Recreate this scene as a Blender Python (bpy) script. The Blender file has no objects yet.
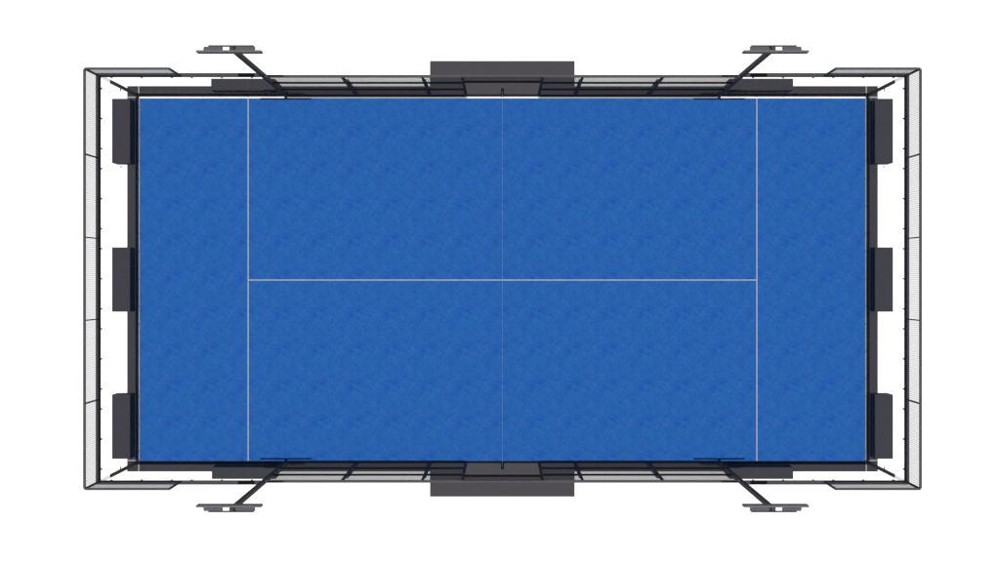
import bpy, bmesh, math, random
from mathutils import Matrix, Vector
random.seed(7)
S = bpy.context.scene
COL = S.collection

# ------------------------------------------------------------------ camera
cam_d = bpy.data.cameras.new("camera")
cam = bpy.data.objects.new("camera", cam_d)
COL.objects.link(cam)
cam.location = (0.0, 0.0, 30.8)
cam.rotation_euler = (0, 0, 0)
cam_d.sensor_width = 36.0
cam_d.lens = 40.28
cam_d.shift_x = -0.0025
cam_d.shift_y = -0.0027
cam_d.clip_end = 2000
S.camera = cam

# ------------------------------------------------------------------ sky, sun, exposure
SUN_ELEV = math.radians(90.0)
w = bpy.data.worlds.new("World")
S.world = w
w.use_nodes = True
wn = w.node_tree.nodes
sky = wn.new("ShaderNodeTexSky")
sky.sky_type = 'NISHITA'
sky.sun_disc = False
sky.sun_elevation = SUN_ELEV
sky.sun_rotation = 0.0
hs = wn.new("ShaderNodeHueSaturation")          # hazy, nearly colourless sky
hs.inputs["Saturation"].default_value = 0.35
w.node_tree.links.new(sky.outputs[0], hs.inputs["Color"])
w.node_tree.links.new(hs.outputs[0], wn["Background"].inputs[0])
wn["Background"].inputs[1].default_value = 0.05
sd = bpy.data.lights.new("sun", 'SUN')
sd.energy = 4.4
sd.angle = math.radians(0.2)
sd.color = (1.0, 0.975, 0.95)
sun = bpy.data.objects.new("sun", sd)
COL.objects.link(sun)
sun.location = (0, 0, 60)
sun.rotation_euler = (math.radians(90) - SUN_ELEV, 0, 0)
S.view_settings.view_transform = 'Standard'
S.view_settings.look = 'None'
S.view_settings.exposure = 0.0
S.view_settings.gamma = 1.0
S.view_settings.use_curve_mapping = False
S.cycles.transparent_max_bounces = 24

# ------------------------------------------------------------------ materials
def new_mat(name):
    m = bpy.data.materials.new(name)
    m.use_nodes = True
    return m, m.node_tree.nodes, m.node_tree.links, m.node_tree.nodes["Principled BSDF"]

def painted(name, rgb, rough=0.6, var=0.12, scale=9.0, spec=0.25, metal=0.0):
    """painted / cast surface with slight cloudy wear"""
    m, N, L, b = new_mat(name)
    tc = N.new("ShaderNodeTexCoord")
    n1 = N.new("ShaderNodeTexNoise"); n1.inputs["Scale"].default_value = scale
    n1.inputs["Detail"].default_value = 6
    L.new(tc.outputs["Object"], n1.inputs["Vector"])
    r = N.new("ShaderNodeValToRGB")
    r.color_ramp.elements[0].position = 0.3
    r.color_ramp.elements[1].position = 0.7
    r.color_ramp.elements[0].color = tuple(c * (1 - var) for c in rgb) + (1,)
    r.color_ramp.elements[1].color = tuple(c * (1 + var) for c in rgb) + (1,)
    L.new(n1.outputs["Fac"], r.inputs["Fac"])
    L.new(r.outputs["Color"], b.inputs["Base Color"])
    b.inputs["Roughness"].default_value = rough
    b.inputs["Specular IOR Level"].default_value = spec
    b.inputs["Metallic"].default_value = metal
    return m

M_STEEL = painted("dark_steel_paint", (0.047, 0.046, 0.049), 0.75, 0.10, 9.0, 0.06)
M_TOP = painted("rail_steel_paint", (0.062, 0.060, 0.064), 0.75, 0.08, 9.0, 0.08)
M_POLE = painted("mast_steel_paint", (0.062, 0.059, 0.060), 0.75, 0.08, 9.0, 0.04)
M_WIRE = painted("mesh_wire", (0.17, 0.17, 0.18), 0.7, 0.05, 9.0, 0.1)
M_BORDER = painted("border_concrete", (0.032, 0.0305, 0.032), 0.85, 0.06, 5.0, 0.15)
M_PAD = painted("pad_concrete", (0.0455, 0.0435, 0.0485), 0.85, 0.05, 4.0, 0.15)
M_BLOCK = painted("ballast_concrete", (0.032, 0.0305, 0.032), 0.85, 0.06, 7.0, 0.15)
M_FLOOD = painted("floodlight_aluminium", (0.105, 0.102, 0.11), 0.65, 0.06, 9.0, 0.1)
M_GROUND = painted("white_ground", (0.86, 0.86, 0.86), 0.9, 0.01, 2.0, 0.05)
M_SEAM_SHADE = painted("grey_seam_and_shade", (0.26, 0.265, 0.28), 0.85, 0.05, 3.0, 0.1)
M_EDGE = painted("white_edging", (0.62, 0.60, 0.58), 0.8, 0.05, 3.0, 0.1)
M_LINE = painted("white_line_paint", (0.295, 0.29, 0.275), 0.85, 0.08, 14.0, 0.1)
M_TAPE = painted("net_tape", (0.30, 0.36, 0.42), 0.8, 0.04, 8.0, 0.1)
M_CORD = painted("net_cord", (0.05, 0.06, 0.08), 0.8, 0.05, 8.0, 0.1)

def glass_mat():
    m = bpy.data.materials.new("clear_glass"); m.use_nodes = True
    N = m.node_tree.nodes; L = m.node_tree.links
    N.clear()
    out = N.new("ShaderNodeOutputMaterial")
    t = N.new("ShaderNodeBsdfTransparent"); t.inputs[0].default_value = (0.985, 0.99, 0.99, 1)
    g = N.new("ShaderNodeBsdfGlossy"); g.inputs["Roughness"].default_value = 0.02
    mx = N.new("ShaderNodeMixShader"); mx.inputs[0].default_value = 0.02
    L.new(t.outputs[0], mx.inputs[1]); L.new(g.outputs[0], mx.inputs[2])
    L.new(mx.outputs[0], out.inputs[0])
    return m
M_GLASS = glass_mat()

def lens_mat():
    m, N, L, b = new_mat("led_lens")
    b.inputs["Base Color"].default_value = (0.6, 0.62, 0.64, 1)
    b.inputs["Roughness"].default_value = 0.15
    return m
M_LENS = lens_mat()

def turf_mat():
    """blue carpet laid with the same print every metre, plus fine pile"""
    m, N, L, b = new_mat("blue_turf")
    geo = N.new("ShaderNodeNewGeometry")
    sep = N.new("ShaderNodeSeparateXYZ")
    L.new(geo.outputs["Position"], sep.inputs[0])
    def math_(op, a, bv=None):
        n = N.new("ShaderNodeMath"); n.operation = op
        if isinstance(a, (int, float)): n.inputs[0].default_value = a
        else: L.new(a, n.inputs[0])
        if bv is not None:
            if isinstance(bv, (int, float)): n.inputs[1].default_value = bv
            else: L.new(bv, n.inputs[1])
        return n.outputs[0]
    u = math_('MULTIPLY', sep.outputs[0], 2 * math.pi)
    v = math_('MULTIPLY', sep.outputs[1], 2 * math.pi)
    cu, su, cv, sv = math_('COSINE', u), math_('SINE', u), math_('COSINE', v), math_('SINE', v)
    def torus(scale, detail, off):
        c = N.new("ShaderNodeCombineXYZ")
        L.new(math_('ADD', cu, off), c.inputs[0]); L.new(su, c.inputs[1]); L.new(cv, c.inputs[2])
        n = N.new("ShaderNodeTexNoise"); n.noise_dimensions = '4D'
        n.inputs["Scale"].default_value = scale; n.inputs["Detail"].default_value = detail
        L.new(c.outputs[0], n.inputs["Vector"]); L.new(sv, n.inputs["W"])
        return n.outputs["Fac"]
    def ramp(fac, stops):
        r = N.new("ShaderNodeValToRGB")
        e = r.color_ramp.elements
        while len(e) > 2: e.remove(e[-1])
        for i, (p, c) in enumerate(stops):
            if i >= 2: e.new(p)
            e[i].position = p; e[i].color = tuple(c) + (1,)
        L.new(fac, r.inputs["Fac"])
        return r.outputs["Color"]
    def mix(fac, a, c, mode='MIX'):
        n = N.new("ShaderNodeMix"); n.data_type = 'RGBA'; n.blend_type = mode
        if isinstance(fac, (int, float)): n.inputs[0].default_value = fac
        else: L.new(fac, n.inputs[0])
        for s, x in ((6, a), (7, c)):
            if isinstance(x, tuple): n.inputs[s].default_value = x + (1,)
            else: L.new(x, n.inputs[s])
        return n.outputs[2]
    base = ramp(torus(1.3, 5, 3.1), [(0.33, (0.0125, 0.073, 0.272)), (0.68, (0.0148, 0.088, 0.274))])
    rough_edge = torus(4.5, 5, 41.3)
    def blot(cx, cy, r, kx=1.0):
        """soft ragged blot printed once per metre"""
        def wrap(x, c):
            return math_('SUBTRACT', math_('FRACT', math_('ADD', x, 10.5 - c)), 0.5)
        dx = math_('MULTIPLY', wrap(sep.outputs[0], cx), kx); dy = wrap(sep.outputs[1], cy)
        d = math_('SQRT', math_('ADD', math_('MULTIPLY', dx, dx), math_('MULTIPLY', dy, dy)))
        d = math_('ADD', d, math_('MULTIPLY', math_('SUBTRACT', rough_edge, 0.5), 0.50))
        n = N.new("ShaderNodeMapRange"); n.interpolation_type = 'SMOOTHSTEP'
        n.inputs["From Min"].default_value = r * 1.25; n.inputs["From Max"].default_value = r * 0.1
        L.new(d, n.inputs["Value"])
        return math_("MULTIPLY", n.outputs["Result"], 0.82)
    dark = ramp(torus(1.15, 3, 11.7), [(0.56, (0, 0, 0)), (0.74, (1, 1, 1))])
    c = mix(math_('MULTIPLY', dark, 0.6), base, (0.0105, 0.060, 0.272))
    for cx, cy, r, kx, a in ((0.05, 0.134, 0.12, 1.2, 1.0), (0.823, 0.005, 0.09, 0.8, 0.85), (0.30, 0.30, 0.07, 0.7, 0.4), (0.62, 0.62, 0.08, 0.7, 0.35)):
        c = mix(math_('MULTIPLY', blot(cx, cy, r, kx), a), c, (0.0087, 0.050, 0.276))
    for cx, cy, r, kx, a in ((0.487, 0.05, 0.11, 0.8, 0.42), (0.785, 0.294, 0.08, 1.0, 0.38), (0.45, 0.52, 0.07, 1.0, 0.25)):
        c = mix(math_('MULTIPLY', blot(cx, cy, r, kx), a), c, (0.038, 0.085, 0.290))
    purp = ramp(torus(1.25, 3, 23.3), [(0.58, (0, 0, 0)), (0.76, (1, 1, 1))])
    c = mix(math_('MULTIPLY', purp, 0.35), c, (0.030, 0.085, 0.280))
    fleck = ramp(torus(2.9, 4, 57.9), [(0.50, (0, 0, 0)), (0.66, (1, 1, 1))])
    c = mix(math_('MULTIPLY', fleck, 0.75), c, (0.0092, 0.056, 0.262))
    pale = ramp(torus(2.7, 4, 71.2), [(0.50, (0, 0, 0)), (0.68, (1, 1, 1))])
    c = mix(math_('MULTIPLY', pale, 0.5), c, (0.0165, 0.100, 0.285))
    n2 = N.new("ShaderNodeTexNoise"); n2.inputs["Scale"].default_value = 26
    n2.inputs["Detail"].default_value = 5; n2.inputs["Roughness"].default_value = 0.7
    L.new(geo.outputs["Position"], n2.inputs["Vector"])
    g = ramp(n2.outputs["Fac"], [(0.3, (0.84, 0.86, 0.90)), (0.7, (1.15, 1.13, 1.09))])
    c = mix(1.0, c, g, 'MULTIPLY')
    L.new(c, b.inputs["Base Color"])
    b.inputs["Roughness"].default_value = 0.95
    b.inputs["Specular IOR Level"].default_value = 0.05
    return m
M_TURF = turf_mat()

# ------------------------------------------------------------------ mesh helpers
class MB:
    def __init__(self): self.bm = bmesh.new()
    def box(self, x0, x1, y0, y1, z0, z1, mat=None):
        if x0 > x1: x0, x1 = x1, x0
        if y0 > y1: y0, y1 = y1, y0
        v = [Vector((x, y, z)) for z in (z0, z1) for y in (y0, y1) for x in (x0, x1)]
        if mat is not None: v = [mat @ p for p in v]
        v = [self.bm.verts.new(p) for p in v]
        for f in ((0, 2, 3, 1), (4, 5, 7, 6), (0, 1, 5, 4), (2, 6, 7, 3), (0, 4, 6, 2), (1, 3, 7, 5)):
            self.bm.faces.new([v[i] for i in f])
        return self
    def bevel(self, r, seg=2):
        bmesh.ops.bevel(self.bm, geom=list(self.bm.edges), offset=r, segments=seg, profile=0.6, affect='EDGES')
        return self
    def build(self, name, mat, parent=None, loc=None):
        me = bpy.data.meshes.new(name)
        bmesh.ops.recalc_face_normals(self.bm, faces=self.bm.faces)
        self.bm.to_mesh(me); self.bm.free()
        me.materials.append(mat)
        o = bpy.data.objects.new(name, me)
        COL.objects.link(o)
        if parent: o.parent = parent
        if loc: o.location = loc
        return o

def tag(o, label=None, cat=None, group=None, kind=None):
    if label: o["label"] = label
    if cat: o["category"] = cat
    if group: o["group"] = group
    if kind: o["kind"] = kind
    elif cat: o["kind"] = "thing"
    return o

def thing(name, label, cat, loc=(0, 0, 0), rz=0.0, group=None):
    o = bpy.data.objects.new(name, None)
    o.empty_display_size = 0.2
    COL.objects.link(o)
    o.location = loc; o.rotation_euler = (0, 0, rz)
    return tag(o, label, cat, group)

def copy_thing(root, loc, rz, label):
    r = root.copy(); COL.objects.link(r)
    r.location = loc; r.rotation_euler = (0, 0, rz); r["label"] = label
    for ch in list(root.children):
        c = ch.copy(); COL.objects.link(c); c.parent = r
        for g in list(ch.children):
            d = g.copy(); COL.objects.link(d); d.parent = c
    return r

WIRE, STEP = 0.0051, 0.05
def wire_along_x(x0, x1, y, z0, z1):
    """welded wire grid in the plane y = const"""
    m = MB(); h = WIRE / 2
    n = max(1, round((x1 - x0) / STEP))
    for i in range(n + 1):
        x = x0 + (x1 - x0) * i / n
        m.box(x - h, x + h, y - h, y + h, z0, z1)
    n = max(1, round((z1 - z0) / STEP))
    for i in range(n):
        z = z0 + (z1 - z0) * (i + 0.5) / n
        m.box(x0, x1, y - h * 0.9, y + h * 0.9, z - h, z + h)
    return m
def wire_along_y(y0, y1, x, z0, z1):
    m = MB(); h = WIRE / 2
    n = max(1, round((y1 - y0) / STEP))
    for i in range(n + 1):
        y = y0 + (y1 - y0) * i / n
        m.box(x - h, x + h, y - h, y + h, z0, z1)
    n = max(1, round((z1 - z0) / STEP))
    for i in range(n):
        z = z0 + (z1 - z0) * (i + 0.5) / n
        m.box(x - h * 0.9, x + h * 0.9, y0, y1, z - h, z + h)
    return m

# ------------------------------------------------------------------ ground, border, court
bm = bmesh.new()
bmesh.ops.create_circle(bm, cap_ends=True, radius=600, segments=64)
me = bpy.data.meshes.new("ground"); bm.to_mesh(me); bm.free(); me.materials.append(M_GROUND)
g = bpy.data.objects.new("ground", me); COL.objects.link(g); g.location.z = -0.02
tag(g, "plain white ground around the blue court", None, None, "structure")

# border slab round the court, butted piece to piece
XO, YO, XI, YI = 10.33, 5.31, 10.03, 5.02
m = MB()
for s in (-1, 1):
    m.box(-10.0, 10.0, s * YI, s * YO, -0.02, 0.0)
    m.box(s * XI, s * XO, -4.99, 4.985, -0.02, 0.0)
    for t in (-1, 1):
        m.box(s * XI, s * XO, t * 5.02, t * YO, -0.02, 0.0)
border = m.build("paved_border", M_BORDER)
tag(border, "dark grey paved border framing the blue court", None, None, "structure")

m = MB()
for a, b in ((-9.999, -6.0), (-0.99, 0.99), (6.0, 9.999)):
    m.box(a, b, 4.971, YI, -0.02, -0.001)
for s in (-1, 1):
    m.box(s * 9.993, s * XI, -4.989, 4.969, -0.02, -0.001)
edging = m.build("edging_strip", M_EDGE)
tag(edging, "thin white edging strip between blue court and dark border", None, None, "structure")
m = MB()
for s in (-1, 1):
    m.box(s * 0.99, s * 6.0, 4.971, YI, -0.02, -0.001)  # edging along the fences: their shade is painted in as grey
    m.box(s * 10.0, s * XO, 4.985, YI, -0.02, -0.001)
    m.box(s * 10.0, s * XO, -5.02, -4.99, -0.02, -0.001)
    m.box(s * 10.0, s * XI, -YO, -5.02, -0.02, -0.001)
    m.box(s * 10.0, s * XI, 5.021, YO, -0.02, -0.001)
edging = m.build("edging_strip", M_SEAM_SHADE)
tag(edging, "grey joint strips at the court corners, and edging coloured grey as shade under the fences", None, None, "structure")

court = MB().box(-9.992, 9.992, -5.019, 4.97, -0.02, 0.004).build("court_surface", M_TURF)
tag(court, "blue carpeted padel court with white lines", None, None, "structure")
LW = 0.0145
for sx in (-1, 1):
    MB().box(sx * 7 - LW, sx * 7 + LW, -5.019, 4.97, 0.005, 0.008).build("court_line", M_LINE, court)
MB().box(-7 + LW, 7 - LW, -0.034 - LW, -0.034 + LW, 0.005, 0.008).build("court_line", M_LINE, court)

# ------------------------------------------------------------------ entrance pads
for s, word in ((1, "upper"), (-1, "lower")):
    o = MB().box(-1.995, 1.985, s * 5.022, s * 6.0, -0.019, 0.008).build("entrance_pad", M_PAD)
    tag(o, "dark grey rectangular pad outside the doorway on the %s long side" % word, "entrance pad", "entrance pads")

# ------------------------------------------------------------------ end walls
def end_wall(s, word):
    t = thing("end_wall", "glass end wall with wire mesh on top along the %s short side" % word,
              "end wall", (s * 10.05, 0, 0), 0, "glass end walls")
    X = lambda a: s * (a - 10.05)
    for k in range(-2, 3):
        y = 2 * k
        MB().box(X(10.030), X(10.042), y - 0.992, y + 0.992, 0.03, 2.935).build("glass_panel", M_GLASS, t)
        wire_along_y(y - (1.015 if k == -2 else 0.97), y + (1.015 if k == 2 else 0.97), X(10.025), 3.005, 3.945).build("mesh_panel", M_WIRE, t)
        for d in (-0.75, 0, 0.75):
            MB().box(X(9.992), X(10.055), y + d - 0.017, y + d + 0.017, 2.86, 2.936).build("glass_clip", M_STEEL, t)
    MB().box(X(10.0), X(10.105), -5.02, 5.02, 2.94, 3.0).build("rail", M_STEEL, t)
    MB().box(X(10.0), X(10.048), -5.024, 5.024, 3.95, 4.0).build("rail", M_TOP, t)
    for y in (-3, -1, 1, 3):
        MB().box(X(10.008), X(10.048), y - 0.016, y + 0.016, 3.002, 3.948).build("post", M_STEEL, t)
    for y in (2.95,):
        MB().box(X(10.02), X(10.055), y - 0.012, y + 0.012, 1.34, 1.38).build("glass_clip", M_STEEL, t)
    return t
end_wall(-1, "left")
end_wall(1, "right")

# ------------------------------------------------------------------ corner glass walls on the long sides
def corner_wall(sx, sy, word):
    t = thing("side_glass_wall", "clear glass wall section under a steel rail at the %s corner of the court" % word,
              "glass wall", (sx * 8, sy * 5.07, 0), 0, "glass wall sections at the corners")
    X = lambda a: sx * (a - 8)
    Y = lambda a: sy * (a - 5.07)
    for c in (9, 7):
        MB().box(X(c - 0.985), X(c + 0.985), Y(5.05), Y(5.062), 0.03, 2.935).build("glass_panel", M_GLASS, t)
        for d in (-0.75, 0, 0.75):
            MB().box(X(c + d - 0.017), X(c + d + 0.017), Y(5.014), Y(5.075), 2.86, 2.936).build("glass_clip", M_STEEL, t)
    MB().box(X(6.02), X(10.105), Y(5.022), Y(5.118), 2.94, 3.0).build("rail", M_STEEL, t)
    wire_along_x(min(X(8.03), X(9.96)), max(X(8.03), X(9.96)), Y(5.045), 3.005, 3.945).build("mesh_panel", M_WIRE, t)
    MB().box(X(7.975), X(9.998), Y(5.022), Y(5.07), 3.95, 4.0).build("rail", M_TOP, t)
    MB().box(X(7.975), X(8.02), Y(5.026), Y(5.068), 3.002, 3.948).build("post", M_STEEL, t)
    MB().box(X(10.0), X(10.046), Y(5.026), Y(5.066), 3.002, 3.949).build("post", M_STEEL, t)
    # plate post in the corner: solid to two metres, wire above
    cp = MB().box(X(10.052), X(10.085), Y(5.024), Y(5.112), 0.0, 2.05).build("corner_post", M_POLE, t)
    z0, z1 = 2.06, 2.935
    wire = wire_along_y(min(Y(5.026), Y(5.11)), max(Y(5.026), Y(5.11)), X(10.056), z0, z1)
    wire.build("mesh_strip", M_WIRE, t)
    MB().box(X(10.045), X(10.051), Y(4.94), Y(5.03), 1.34, 1.40).build("glass_clip", M_STEEL, t)
    return t
corner_wall(-1, 1, "upper left")
corner_wall(1, 1, "upper right")
corner_wall(-1, -1, "lower left")
corner_wall(1, -1, "lower right")

# ------------------------------------------------------------------ wire fences between lamp and doorway
def fence(sx, sy, word):
    t = thing("mesh_fence", "dark wire mesh fence with rails between the doorway and the %s lamp" % word,
              "fence", (sx * 3.5, sy * 5.03, 0), 0, "wire mesh fences")
    X = lambda a: sx * (a - 3.5)
    Y = lambda a: sy * (a - 5.03)
    for a, b in ((1.045, 1.955), (2.045, 3.955), (4.045, 5.86)):
        x0, x1 = sorted((X(a), X(b)))
        wire_along_x(x0, x1, Y(5.080), 0.09, 2.945).build("mesh_panel", M_WIRE, t)
    for z, d in ((0.03, 0.05), (0.98, 0.05), (1.98, 0.05)):
        MB().box(X(1.032), X(5.905), Y(5.024), Y(5.068), z, z + d).build("rail", M_STEEL, t)
    MB().box(X(1.032), X(5.905), Y(5.008), Y(5.072), 2.95, 3.0).build("rail", M_TOP, t)
    for x in (2, 4):
        p = MB().box(X(x - 0.03), X(x + 0.03), Y(5.014), Y(5.075), 0.0, 2.946).build("post", M_STEEL, t)
        MB().box(X(x - 0.032), X(x + 0.032), Y(5.077), Y(5.135), 0.0, 2.08).build("brace", M_STEEL, p)
    return t
fence(-1, 1, "upper left")
fence(1, 1, "upper right")
fence(-1, -1, "lower left")
fence(1, -1, "lower right")

# ------------------------------------------------------------------ doorways
def doorway(s, word):
    t = thing("entrance_gateway", "open doorway frame with mesh above it in the middle of the %s long side" % word,
              "doorway", (0, s * 5.04, 0), 0, "doorway frames")
    Y = lambda a: s * (a - 5.04)
    for x in (-1, 1):
        MB().box(x - 0.03, x + 0.03, Y(5.015), Y(5.085), 0.008, 2.946).build("post", M_STEEL, t)
    MB().box(-0.968, 0.968, Y(5.02), Y(5.072), 2.14, 2.20).build("header", M_STEEL, t)
    MB().box(-1.03, 1.03, Y(5.02), Y(5.072), 2.95, 3.0).build("rail", M_TOP, t)
    wire_along_x(-0.965, 0.965, Y(5.080), 2.205, 2.945).build("mesh_panel", M_WIRE, t)
    return t
doorway(1, "upper")
doorway(-1, "lower")

# ------------------------------------------------------------------ net
net = thing("court_net", "thin net with pale tape strung across the middle of the blue court", "net", (0, 0, 0))
m = MB()
h = 0.0009
for i in range(0, 251):
    y = -5.0 + 0.04 * i
    m.box(-h, h, y - h, y + h, 0.02, 0.86)
for i in range(0, 21):
    z = 0.04 + 0.04 * i
    m.box(-h * 0.9, h * 0.9, -5.0, 5.0, z - h, z + h)
m.build("netting", M_CORD, net)
MB().box(-0.0013, 0.0013, -5.01, 5.01, 0.86, 0.91).build("tape", M_TAPE, net)
for s in (-1, 1):
    p = MB().box(-0.04, 0.04, s * 5.015, s * 5.10, 0.009, 0.99).bevel(0.006).build("post", M_STEEL, net)
    MB().box(-0.02, 0.02, s * 5.101, s * 5.12, 0.62, 0.72).build("crank", M_STEEL, p)

# ------------------------------------------------------------------ floodlight masts
def lamp_mast(label, out):
    """local origin under the mast, court towards -y; out = sign of local x away from the doorway"""
    t = thing("floodlight_mast", label, "floodlight", (0, 0, 0), 0, "floodlight masts beside the court")
    MB().box(-0.10, 0.10, -0.038, 0.115, 0.001, 0.016).build("base_plate", M_STEEL, t)
    MB().box(-0.05, 0.05, -0.042, 0.048, 0.017, 6.02).build("pole", M_POLE, t)
    MB().box(-0.05, 0.07, 0.050, 0.078, 0.017, 2.0).build("brace", M_STEEL, t)
    m = MB()
    m.box(-0.045, 0.045, -0.02, 0.039, 6.071, 6.20)
    m.box(-0.045, 0.045, -0.104, -0.021, 6.13, 6.20)
    m.box(-0.045, 0.045, -0.092, -0.070, 6.201, 6.32)
    m.build("bracket", M_STEEL, t)
    MB().box(-0.075, 0.075, -0.044, 0.062, 6.0205, 6.07).build("pole_cap", M_STEEL, t)
    # long front visor, then the two lamp heads, then the rear bar
    MB().box(-0.708, 0.708, -0.136, -0.093, 6.255, 6.46).build("visor", M_FLOOD, t)
    MB().box(-0.498 + out * 0.012, 0.498 + out * 0.012, 0.049, 0.070, 6.11, 6.205).build("crossarm", M_FLOOD, t)
    for sx in (-1, 1):
        R = Matrix.Translation((sx * 0.357 + out * 0.045, -0.003, 6.185)) @ Matrix.Rotation(math.radians(-32), 4, 'X')
        m = MB()
        m.box(-0.208, 0.208, -0.042, 0.042, -0.02, 0.02, R)
        for k in range(9):
            x = -0.18 + 0.045 * k
            m.box(x - 0.004, x + 0.004, -0.036, 0.036, 0.0205, 0.032, R)
        f = m.build("floodlight", M_FLOOD, t)
        MB().box(-0.185, 0.185, -0.036, 0.036, -0.028, -0.0205, R).build("lens", M_LENS, f)
    return t
LX, LY = 5.963, 5.072
MAST = "tall floodlight mast with twin lamps at the %s of the court"
for sx, word, other in ((-1, "upper left", "lower right"), (1, "upper right", "lower left")):
    mast = lamp_mast(MAST % word, sx)
    mast.location = (sx * LX, LY, 0)
    copy_thing(mast, (-sx * LX, -LY, 0), math.pi, MAST % other)

# ------------------------------------------------------------------ ballast blocks
block = MB().box(-0.875, 0.875, -0.245, 0.245, 0, 0.42).bevel(0.012).build("ballast_block", M_BLOCK)
tag(block, "dark grey ballast block outside the left end wall, uppermost of its three", "ballast block", "ballast blocks outside the end walls")
block.location = (-10.36, 4.02, 0.002); block.rotation_euler = (0, 0, math.pi / 2)
for s, side in ((-1, "left"), (1, "right")):
    for y, pos in ((4.02, "uppermost of its three"), (-0.02, "middle one of its three"), (-4.02, "lowest of its three")):
        if s == -1 and y > 1: continue
        o = block.copy(); COL.objects.link(o)
        o.location = (s * 10.36, y, 0.002); o.rotation_euler = (0, 0, math.pi / 2)
        o["label"] = "dark grey ballast block outside the %s end wall, %s" % (side, pos)
small = MB().box(-0.865, 0.865, -0.16, 0.16, 0, 0.42).bevel(0.012).build("ballast_block", M_BLOCK)
tag(small, "narrow dark ballast block at the foot of the upper left floodlight mast", "ballast block", "ballast blocks beside the masts")
small.location = (-7.05, 5.282, 0.002)
for sx, sy, word in ((1, 1, "upper right"), (-1, -1, "lower left"), (1, -1, "lower right")):
    o = small.copy(); COL.objects.link(o)
    o.location = (sx * 7.03, sy * 5.282, 0.002)
    o["label"] = "narrow dark ballast block at the foot of the %s floodlight mast" % word
